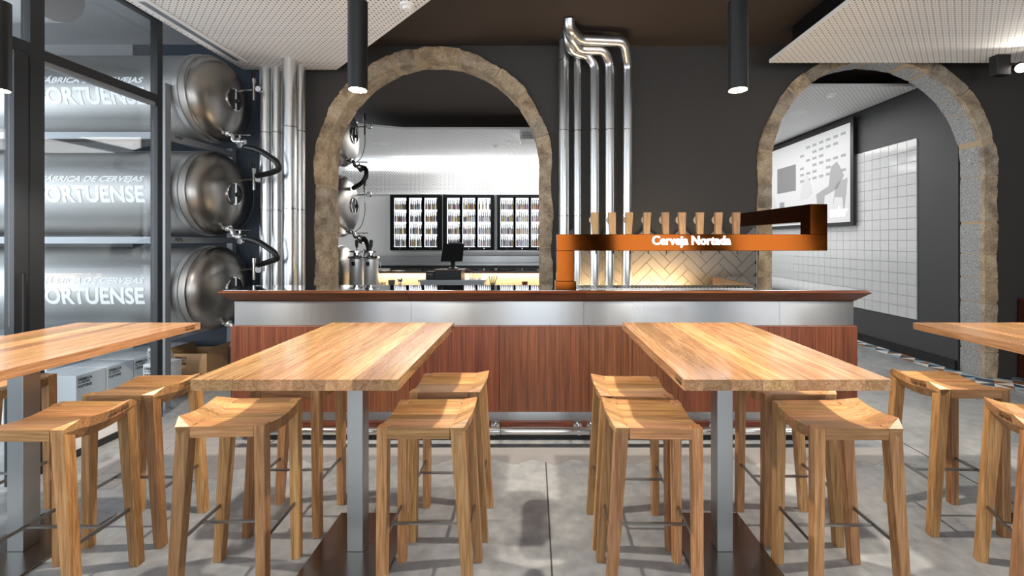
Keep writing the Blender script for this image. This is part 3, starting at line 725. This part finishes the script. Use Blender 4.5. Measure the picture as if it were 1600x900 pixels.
# ---- boxes below the tanks
def carton(x0, x1, y0, y1, h, label, m=MBOXW, face='x', group=None, z0=0, open_=False):
    t = thing('carton', label, 'box', ((x0+x1)/2, (y0+y1)/2, z0), random.uniform(-.02, .02), group); a, b = (x1-x0)/2, (y1-y0)/2
    if open_:
        MB().box(-a, a, -b, -b+.006, 0, h).box(-a, a, b-.006, b, 0, h).box(-a, -a+.006, -b, b, 0, h).box(a-.006, a, -b, b, 0, h).box(-a, a, -b, b, 0, .006).build('body', m, t)
        for s in (-1, 1):
            q = MB().add([(s*a, -b, h), (s*a, b, h), (s*(a+.03), b, h+.06), (s*(a+.03), -b, h+.06)], [[0, 1, 2, 3]]).build('flap', m, t)
    else:
        box('body', m, -a, a, -b, b, 0, h, t, bevel=.003); box('tape', MCREAM if m is MCARD else MTXT, -.02, .02, -b-.001, b+.001, h-.05, h+.001, t)
    if face == 'x': puttext('printed_label', CBOX, MINK, (a+.002, -b+.075, h-.065), (0, 1, 0), (0, 0, 1), t)
    else: puttext('printed_label', CBOX, MINK, (-a+.075, -b-.002, h-.065), (1, 0, 0), (0, 0, 1), t)
    return t
for i, (y0, lb) in enumerate(((3.68, 'nearest white printed carton of the row behind the glass'), (3.95, 'second white carton of the row behind the glass'), (4.22, 'third white carton of the row behind the glass'), (4.49, 'farthest white carton of the row behind the glass'))):
    carton(-4.3, -3.9, y0, y0+.26, .35, lb, group='white cartons behind the glass')
carton(-4.9, -4.4, 3.9, 4.3, .42, 'white carton farther left behind the glass', face='y')
carton(-3.89, -3.67, 4.35, 4.62, .42, 'taller white carton beside the rack post', face='y')
carton(-3.62, -3.42, 4.0, 4.2, .36, 'white printed carton in front of the open cardboard box', face='y')
carton(-3.62, -3.28, 4.34, 4.64, .37, 'open brown cardboard box against the blue wall', MCARD, face='y', open_=True)
tag(box('leaning_poster', MBOXW, -4.65, -4.2, 3.42, 3.45, .0, .55, bevel=.002), 'white blue-printed sack leaning behind the glass', 'sack')

# ---- high tables
def bench_table(x0, x1, y0, y1, colx, label, textside=None):
    cx = (x0+x1)/2; t = thing('high_table', label, 'table', (cx, (y0+y1)/2, 0), 0, 'high oak tables'); rq = random.Random(int(cx*77))
    W, Lh = (x1-x0)/2, (y1-y0)/2; x = -W
    while x < W-.001:
        d = rq.choice((.07, .085, .1, .115)); e = x+d
        if W-e < .05: e = W
        box('stave', MTOP, x+.0002, e-.0002, -Lh, Lh, .96, 1.0, t); x = e
    box('column', MSTEEL, colx-cx-.038, colx-cx+.038, -.04, .036, .012, .955, t, bevel=.002)
    box('mount_plate', MBLACK, colx-cx-.2, colx-cx+.2, -.25, .25, .954, .9598, t)
    box('base_plate', MPLATE, colx-cx-.20, colx-cx+.20, -.27, .26, 0, .012, t, bevel=.002)
    for s in (-1, 1): MB().tube(fillet([(colx-cx+s*.012-.02, -.042, .945), (colx-cx+s*.012-.02, -.06, .93), (colx-cx+s*.02-.02, -.075, .90), (colx-cx+s*.02-.02, -.095, .91)], .02), .004, 6).build('bag_hook', MCHROME, t, smooth=40)
    if textside:
        s, y = textside
        U = (0, 1, 0) if s > 0 else (0, -1, 0)
        puttext('printed_label', CTABLE, MINK, (s*(W+.0006), y-(y0+y1)/2, .981), U, (0, 0, 1), t)
    return t
TY = (1.56, 2.66)
bench_table(-2.80, -2.053, *TY, -2.487, 'leftmost high oak table beside the glass partition', (1, 2.58))
bench_table(-1.24, -.490, *TY, -.857, 'high oak table left of centre in front of the bar', (1, 2.61))
bench_table(.543, 1.293, *TY, .917, 'striped high oak table right of centre before the bar', (-1, 1.62))
bench_table(2.336, 3.086, *TY, 2.72, 'rightmost high oak table, cut by the picture edge')

# ---- bar stools: local x: 0 inner side .. .35 outer (lip) side, y: -.1575 .. .1575
def zs(y): return .75-.020*(math.cos(y/.1575*PI/2)**1.3)
def stool(label):
    t = thing('bar_stool', label, 'stool', (0, 0, 0), 0, 'oak saddle stools'); W, D = .35, .1575
    def sect(y, end):   # cross-section polygon (x,z)
        z = zs(y); e = 0 if end else 1
        xo = .352+.018*e; zl = z+.004+.030*e
        return [(0, z), (.15, z), (.292, z), (xo, zl), (xo-.006, zl-.040*e-.02*(1-e)), (.335, z-.05), (.15, z-.045), (0, z-.045)]
    def plank(ys, x0=0, rail=False):
        mb = MB(); q = 8
        for y in ys:
            mb.v += [(x, y, z) for x, z in sect(y, abs(y) > D-.03)]
        for i in range(len(ys)-1):
            for j in range(q): a = i*q+j; b = i*q+(j+1) % q; mb.f.append([a, a+q, b+q, b])
        mb.f.append(list(range(q))); mb.f.append([(len(ys)-1)*q+j for j in range(q)][::-1])
        return mb.build('seat_plank', MOAK[0], t)
    cuts = [-.1125, -.085, -.045, .0, .045, .085, .1125]
    # full-depth planks between the end rails; the first and last take up the bevelled lip ends
    plank([-.1125, -.1124+.012, -.07]); plank([-.0698, -.045, -.0252]); plank([-.025, 0, .0248]); plank([.025, .045, .0698]); plank([.07, .1, .1125])
    for s in (-1, 1):
        y0, y1 = s*.1127, s*.1575
        a, b = sect(.1127, False), None
        # rail between the leg tops
        o = MB().hexa([(.0435, min(y0, y1), .705), (.2935, min(y0, y1), .705), (.2935, max(y0, y1), .705), (.0435, max(y0, y1), .705),
                       (.0435, min(y0, y1), zs(y0) if s > 0 else .75), (.2935, min(y0, y1), zs(y0) if s > 0 else .75), (.2935, max(y0, y1), .75 if s > 0 else zs(y0)), (.0435, max(y0, y1), .75 if s > 0 else zs(y0))]).build('seat_rail', MOAK[0], t)
        # lip end wedge
        xo, zl = .37, zs(y0)+.034; z0 = zs(y0)
        vs = [(.2935, y0, z0), (xo, y0, zl), (xo-.006, y0, zl-.040), (.335, y0, z0-.05), (.2935, y0, z0-.045), (.2935, y1, .7505), (.352, y1, .7505), (.350, y1, .735), (.335, y1, .715)]
        MB().add(vs, [[0, 1, 2, 3, 4], [0, 5, 1], [5, 6, 1], [6, 7, 2, 1], [7, 8, 3, 2], [5, 8, 7, 6], [0, 4, 8, 5], [4, 3, 8]]).build('lip_end', MOAK[0], t)
        ya, yb = (s*.1575, s*.1127); lo, hi = min(ya, yb), max(ya, yb); fy = s*.1575
        fl, fh = min(fy, fy-s*.04), max(fy, fy-s*.04)
        # inner leg, outer leg (splayed and tapered), with the knee-shaped shoulder
        MB().hexa([(-.004, fl, 0), (.034, fl, 0), (.034, fh, 0), (-.004, fh, 0), (0, lo, .749), (.043, lo, .749), (.043, hi, .749), (0, hi, .749)]).build('leg', MOAK[2], t, bevel=.0015)
        MB().hexa([(.352, fl, 0), (.391, fl, 0), (.391, fh, 0), (.352, fh, 0), (.2945, lo, .7495), (.349, lo, .7495), (.349, hi, .7495), (.2945, hi, .7495)]).build('leg', MOAK[2], t, bevel=.0015)
    box('stretcher', MBAR, .012, .018, -.12, .12, .258, .274, t); box('stretcher', MBAR, .352, .358, -.12, .12, .258, .274, t)
    box('stretcher', MBAR, .018, .352, -.007, .007, .260, .268, t)
    xo = .3705; zl = zs(-.06)+.034
    o = puttext('printed_label', CSEAT, MINK, (.3690, 0, zs(.055)+.0155), (0, .994, .10), (.15, -.1, .98), t); o.location = (.0012, .055, 0)
    return t
st = [  # inner x, outer direction, near D, extra rotation, label
    (-.632, 1, 1.737, 0, 'stool at the near right of the left-centre table, lip to the right'),
    (-.620, 1, 2.149, 0, 'stool behind the near one on the right of the left-centre table'),
    (-1.105, -1, 1.760, .045, 'stool at the near left of the left-centre table, lip to the left'),
    (-1.085, -1, 2.18, 0, 'stool mostly hidden under the far left side of left-centre table'),
    (.682, -1, 1.730, -.02, 'nearest stool on the left side of the striped table'),
    (.680, -1, 2.085, -.02, 'rear stool on the left side of the striped table'),
    (1.125, 1, 1.726, 0, 'nearest stool on the right side of the striped table'),
    (1.132, 1, 2.115, 0, 'stool half hidden under the right side of the striped table'),
    (2.41, -1, 2.18, -.02, 'stool on the left of the rightmost table, fully in view'),
    (2.384, -1, 1.5975, -.42, 'turned stool at the right picture edge by the rightmost table'),
    (-2.215, 1, 1.713, 0, 'nearest stool on the right of the leftmost table, cut by frame'),
    (-2.205, 1, 2.105, 0, 'second stool on the right of the leftmost table before white cartons'),
    (-2.71, -1, 2.142, 0, 'stool beyond the leftmost table against the glass partition'),
]
s0 = None
for (xi, sg, D, rz, lb) in st:
    if s0 is None: s0 = o = stool(lb); index_kids()
    else: o = copy_tree(s0); o['label'] = lb
    yc = D+.1575
    if sg > 0: o.location = (xi, yc, 0); o.rotation_euler = (0, 0, rz)
    else: o.location = (xi, yc, 0); o.rotation_euler = (0, 0, PI+rz)

# ---- pendant lamps
def pendant(x, y, label, top=HC):
    z0, z1 = 2.27, 2.72
    t = thing('pendant_lamp', label, 'lamp', (x, y, z0), 0, 'black cylinder pendants')
    MB().lathe([(.044, .004), (.044, 0), (.048, 0), (.048, z1-z0), (.0, z1-z0)], (0, 0, 0), 'Z', 32).build('tube_shade', MBLACK, t, smooth=40)
    MB().lathe([(0, -.001), (.043, -.001)], (0, 0, 0), 'Z', 24).build('lens', MLAMP, t)
    MB().tube([(0, 0, z1-z0), (0, 0, top-z0)], .006, 8).build('cord', MBLACK, t)
    l = bpy.data.lights.new('pendant_light', 'SPOT'); l.energy = 190; l.spot_size = math.radians(125); l.spot_blend = .5; l.shadow_soft_size = .03; l.color = (1, .90, .78)
    lo = bpy.data.objects.new('pendant_light', l); COL.objects.link(lo); lo.parent = t; lo.location = (0, 0, -.02)
pendant(-.896, 2.2, 'black cylinder pendant over the left-centre table, before the left arch', H1)
pendant(1.04, 2.2, 'black cylinder pendant over the striped table', HC)
pendant(-2.73, 2.2, 'black cylinder pendant at the left picture edge over the leftmost table', H1)
pendant(2.95, 2.2, 'black cylinder pendant over the rightmost table, outside the picture', H1)

# ---- track spotlight, detectors
t = thing('track_spotlight', 'black adjustable spotlight under the right ceiling panel', 'spotlight', (4.66, 4.3, H1))
box('adapter', MBLACK, -.08, .06, -.03, .05, -.20, 0, t, bevel=.004)
a = MB().tube([(.02, 0, -.10), (.18, -.0, -.11)], .012, 8).build('arm', MBLACK, t)
b = MB().lathe([(.045, 0), (.055, .02), (.055, .14), (.03, .15)], (0, 0, 0), 'Z', 20).build('lamp_head', MBLACK, t, smooth=40); b.location = (.135, -.05, -.145); b.rotation_mode = 'QUATERNION'; b.rotation_quaternion = Vector((-.62, -.72, -.32)).to_track_quat('-Z', 'Y')
c = MB().lathe([(0, -.002), (.043, -.002)], (0, 0, 0), 'Z', 20).build('lens', MSPOT, b)
l = bpy.data.lights.new('spot_beam', 'SPOT'); l.energy = 22; l.spot_size = 1.9; l.shadow_soft_size = .03; l.color = (1, .93, .84)
lo = bpy.data.objects.new('spot_beam', l); COL.objects.link(lo); lo.parent = t; lo.location = (.135, -.07, -.152); lo.rotation_mode = 'QUATERNION'; lo.rotation_quaternion = Vector((-.62, -.72, -.32)).to_track_quat('-Z', 'Y')
def detector(p, r, lb, cat='detector', h=.04):
    o = tag(MB().lathe([(r, 0), (r, -h*.4), (r*.6, -h*.5), (r*.55, -h), (0, -h)], p, 'Z', 20).build('smoke_detector' if cat == 'detector' else 'ceiling_diffuser', MWHITE, smooth=35), lb, cat)
detector((at(630, 8, 3.38)[0]+.03, 3.38, H1), .055, 'white smoke detector on the left perforated ceiling')
detector((at(1297, 150, 5.75)[0], 5.75, 3.45), .06, 'white smoke detector on the ceiling beyond the right arch')
detector((at(1248, 173, 6.5)[0], 6.5, 3.45), .12, 'round white air diffuser beyond the right arch', 'vent', .02)
detector((at(597, 222, 8.3)[0], 8.3, 3.4), .17, 'left round air diffuser in the ceiling over the bottle fridges', 'vent', .03)
detector((at(805, 224, 8.3)[0], 8.3, 3.4), .17, 'right round air diffuser in the ceiling over the bottle fridges', 'vent', .03)
detector((at(775, 229, 8.6)[0], 8.6, 3.4), .06, 'small detector on the ceiling over the bottle fridges')
t = thing('wall_vent', 'white square ceiling cassette near the right side of the left arch', 'vent', (-.02, 7.6, 3.4)); box('cassette_body', MWHITE, -.22, .22, -.22, .22, -.16, 0, t, bevel=.01)
for k in range(4): box('louvre', MRACK, -.18, .18, -.225, -.221, -.13+k*.03, -.12+k*.03, t)

# ---- far wall: perforated board, cove light, bottle fridges
kb = 69.2
struct(box('trim_6', MPERFW, -4.4, 4.8, 9.93, 9.99, 2.62, 3.12))
struct(box('trim_7', MWHITE, -4.4, 4.8, 9.90, 9.99, 2.58, 2.62))
cv = tag(box('cove_light', MCOVE, -4.3, 1.7, 9.86, 9.88, 3.16, 3.27), 'bright cove light strip above the perforated board on far wall', 'light')
BC = [plain('bottle_'+n_, c, .25) for n_, c in (('brown', '#4a3526'), ('green', '#3c4a38'), ('dark', '#26262a'), ('amber', '#8a5a26'), ('slate', '#5c6066'))]
LC = [plain('bottle_label_'+n_, c, .6) for n_, c in (('yellow', '#8e7a44'), ('red', '#6e4446'), ('white', '#8a8a8c'), ('blue', '#4c5266'), ('pink', '#7c6468'))]
bott = []
for i in range(5):
    me = MB().lathe([(.019, 0), (.022, .01), (.022, .12), (.009, .165), (.008, .225), (.011, .235), (0, .236)], (0, 0, 0), 'Z', 8)
    o = me.build('beer_bottle', BC[i], smooth=50); me = o.data; me.materials.append(LC[i])
    for p in me.polygons:
        z = sum(me.vertices[v].co.z for v in p.vertices)/len(p.vertices)
        if .05 < z < .11: p.material_index = 1
    bott.append(me); bpy.data.objects.remove(o)
names = ['left', 'middle', 'right']; shelf = ['bottom', 'second', 'third', 'top']; rb = random.Random(11)
for u in range(3):
    x0 = (612.5-VX)/kb+u*(82.3/kb); wd = 78/kb; z0, z1 = CZ+(VY-391)/kb, CZ+(VY-305.5)/kb
    f_ = thing('bottle_fridge', '%s of the three black framed back-lit bottle fridges on the far wall' % names[u], 'fridge', (x0+wd/2, 9.75, z0), 0, 'bottle fridges'); hw = wd/2; hh = z1-z0
    box('cabinet', MSTEEL, -hw-.02, hw+.02, .02, .24, -.03, hh+.03, f_)
    box('lit_back', MLIT, -hw+.02, hw-.02, .012, .018, .03, hh-.03, f_)
    yf = -.13
    box('frame_rail', MBLACKM, -hw, hw, yf, .02, 0, .075, f_); box('frame_rail', MBLACKM, -hw, hw, yf, .02, hh-.055, hh, f_)
    for q in (-1, 1): box('frame_stile', MBLACKM, q*hw-.025-.025*q, q*hw+.025-.025*q, yf, .02, .075, hh-.055, f_)
    dw = (wd-.1)/3
    for d in range(3):
        a = -hw+.05+d*dw
        dr = box('door_glass', MFGLASS, a+.02, a+dw-.02, yf-.004, yf, .075, hh-.055, f_)
        for q, xx in ((0, a), (1, a+dw)): box('door_stile', MBLACKM, xx-.028, xx+.028, yf-.006, yf+.02, .075, hh-.055, dr)
        box('door_latch', MCHROME, a+dw/2-.006, a+dw/2+.006, yf-.008, yf-.001, .03, .055, dr)
        for s in range(4):
            zsf = .085+s*(hh-.14)/4
            box('shelf', MLIT, a+.03, a+dw-.03, yf+.02, 0, zsf-.008, zsf, f_)
            if u == 1 and d == 2 and s == 3: nb = 4
            else: nb = 6
            for b_ in range(nb):
                k = rb.choice((0, 0, 1, 2, 2, 3, 4))
                o = bpy.data.objects.new('beer_bottle', bott[k]); COL.objects.link(o)
                o.location = (x0+wd/2+a+.055+b_*(dw-.11)/(nb-1), 9.75+yf+.06+rb.uniform(-.01, .03), z0+zsf+.0005)
                sc0 = rb.uniform(.85, 1.05) if s else rb.uniform(.95, 1.15); o.scale = (1, 1, min(sc0, 1.15))
                tag(o, '%s, %s shelf, %s door, %s bottle fridge' % ((('leftmost bottle', 'second bottle from the left', 'third bottle from the left', 'rightmost bottle') if nb == 4 else ('leftmost bottle', 'second bottle from the left', 'third bottle from the left', 'third bottle from the right', 'second bottle from the right', 'rightmost bottle'))[b_], shelf[s], names[d], names[u]), 'bottle', 'bottles on the %s shelf, %s door, %s fridge' % (shelf[s], names[d], names[u]))
# back counter under the fridges
t = thing('back_counter', 'steel back counter along the far wall under the fridges', 'counter', (-1, 9.6, 0))
box('body', MBLACK, -3.2, 5.5, -.25, .38, .05, .98, t); box('worktop', MSTEEL, -3.2, 5.5, -.3, .38, .98, 1.02, t); box('upstand', MSTEEL, -3.2, 5.5, .28, .38, 1.02, 1.16, t)
# island with raised shelf and warm under-light
isl = thing('service_counter', 'service counter with raised steel shelf, walnut edge and warm lit recess', 'counter', (-1, 6.0, 0))
box('work_surface', MSTEEL, -1.34, 3.4, -.75, .1, .86, .885, isl); box('cupboard', MWHITE, -1.12, 3.38, -.7, .3, .04, .86, isl)
box('splashback', MCREAM, -1.4, 3.4, .08, .1, .885, 1.055, isl)
box('raised_shelf', MTOPGL, -1.4, 3.4, .0, .42, 1.085, 1.10, isl); box('shelf_edge', MTRIM, -1.4, 3.4, -.02, .42, 1.055, 1.084, isl)
box('led_strip', MLED, -1.35, 3.35, .02, .035, 1.045, 1.054, isl)
area('recess_glow', (-.1, 6.03, 1.045), (0, 0, 0), 4.5, .05, 14, (1, .80, .52))
# steel kegs with taps in the left arch
for px, py, lb in ((557.5, 5.5, 'left steel dispensing column with black tap lever in the left arch'), (580, 5.45, 'right steel dispensing column with black tap lever in the left arch')):
    k = FPX/py; x = (px-VX)/k; t = thing('dispensing_column', lb, 'beer tap', (x, py, .885), 0, 'steel dispensing columns')
    MB().lathe([(.085, 0), (.088, .01), (.088, .39), (.07, .41), (0, .415)], (0, 0, 0), 'Z', 28).build('cylinder', MKEG, t, smooth=40)
    MB().lathe([(.10, .40), (.11, .41), (.10, .425), (.04, .44), (.04, .47), (.09, .475), (.09, .495), (0, .5)], (0, 0, 0), 'Z', 24).build('clamp_lid', MCHROME, t, smooth=35)
    MB().tube([(0, 0, .5), (0, 0, .53)], .006, 8).lathe([(.010, .53), (.018, .56), (.022, .62), (.014, .635)], (0, 0, 0), 'Z', 12).build('tap_lever', MBLACK, t, smooth=40)
    box('badge', MINK, -.03, .012, -.092, -.088, .31, .36, t)
    MB().tube(fillet([(.05, -.07, .40), (.14, -.07, .38), (.15, -.07, .2), (.12, -.07, .1)], .06), .006, 8).build('beer_line', MCUP, t, smooth=40)
# steel shelf with till
t = thing('till_stand', 'low steel stand carrying the till in the left arch', 'stand', (-1.03, 5.6, .8855)); box('top', MSTEEL, -.43, .42, -.15, .18, .10, .125, t); box('body', MSTEEL, -.41, .40, -.13, .16, 0, .10, t)
t = thing('cash_drawer', 'black cash drawer under the touch screen', 'till', (-1.09, 5.62, 1.0105)); box('body', MBLACK, -.17, .17, -.14, .15, 0, .115, t, bevel=.004); box('drawer_front', MBLACK, -.165, .165, -.146, -.14, .01, .09, t, bevel=.001); box('lock', MCHROME, .07, .085, -.149, -.146, .04, .055, t)
box('lid', MTRIM, -.17, .19, -.145, .16, .115, .128, t)
t = thing('till_screen', 'black touch screen monitor on the cash drawer', 'monitor', (-1.05, 5.62, 1.1387)); m = MB().hexa([(-.15, -.06, .10), (.13, -.06, .10), (.13, -.04, .10), (-.15, -.04, .10), (-.125, -.01, .33), (.145, -.01, .33), (.145, .01, .33), (-.125, .01, .33)]).build('display', MBLACKM, t, bevel=.003)
MB().lathe([(.075, 0), (.075, .012), (.03, .03), (.03, .09), (.055, .12)], (0, .0, 0), 'Z', 20).build('stand', MBLACK, t, smooth=40); box('top_module', MRUBBER, -.06, .10, 0, .03, .33, .345, t)
t = thing('receipt_printer', 'small black receipt printer left of the cash drawer', 'printer', (-1.335, 5.62, 1.0105)); box('body', MBLACK, -.055, .06, -.07, .07, 0, .10, t, bevel=.006); box('paper_slot', MBAR, -.03, .035, -.073, -.069, .06, .066, t)
def cup(px, D, h, r, m, lb, z=.8855, cat='glass'):
    k = FPX/D; return tag(MB().lathe([(r*.75, 0), (r, h), (r-.003, h), (r*.75-.003, .006), (0, .006)], ((px-VX)/k, D, z), 'Z', 16).build('tumbler', m, smooth=40), lb, cat)
MCUPG = plain('grey_ceramic', '#6a6e70', .5)
cup(612, 5.6, .11, .045, MCUPG, 'grey tapered cup right of the dispensing columns', cat='cup')
for i, (px, lb) in enumerate(((594, 'clear tumbler beside the right dispensing column'), (599.5, 'clear tumbler left of the grey cup'), (736, 'clear glass just right of the cash drawer'), (742, 'second clear glass right of the cash drawer'), (749, 'third clear glass right of the cash drawer'))):
    cup(px, 5.5+.04*(i % 2), .09, .03, MCUP, lb, z=.8855 if i < 2 else 1.0105)
t = thing('cutlery_pot', 'pot of dark bar tools on the lit service counter', 'pot', ((770-VX)/120, 5.6, .8855))
MB().lathe([(.035, 0), (.038, .08), (.034, .08), (.03, .01), (0, .01)], (0, 0, 0), 'Z', 16).build('jar', MCUP, t, smooth=40)
for i, (dx, dy) in enumerate(((-.05, .0), (.06, .01), (.02, .02), (-.01, -.02))): MB().tube([(dx*.2, dy, .02), (dx, dy, .17)], .006, 6).build('bar_tool', MBLACK, t)
cup(820, 5.6, .09, .04, plain('red_glaze', '#8a3a22', .4), 'small red-brown cup at the right end of the lit counter', cat='cup')
t = thing('flower', 'small violet blue flower in a glass on the lit counter', 'flower', ((626-VX)/120, 5.6, .8855))
MB().lathe([(.02, 0), (.024, .07), (.021, .07), (.018, .006), (0, .006)], (0, 0, 0), 'Z', 12).build('vase', MCUP, t, smooth=40); MB().tube([(0, 0, .01), (.0, 0, .1)], .002, 6).build('stem', MBLACK, t)
mbm = MB()
for k in range(7):
    a = k*.9; mbm.tube([(0, 0, .1), (.03*math.cos(a), .02*math.sin(a), .11+.02*math.sin(a*2))], [.003, .011], 6)
mbm.build('petals', plain('violet_petal', '#4a44a8', .6), t)
# wooden cabinet at the right edge
t = thing('wooden_cabinet', 'low brown wooden cabinet against the dark wall at right picture edge', 'cabinet', (5.75, 4.55, 0))
box('body', MTRIM, -.42, .5, -.16, .2, 0, .87, t); box('door', MRED, -.40, .02, -.175, -.161, .03, .84, t); box('door', MRED, .04, .48, -.175, -.161, .03, .84, t)
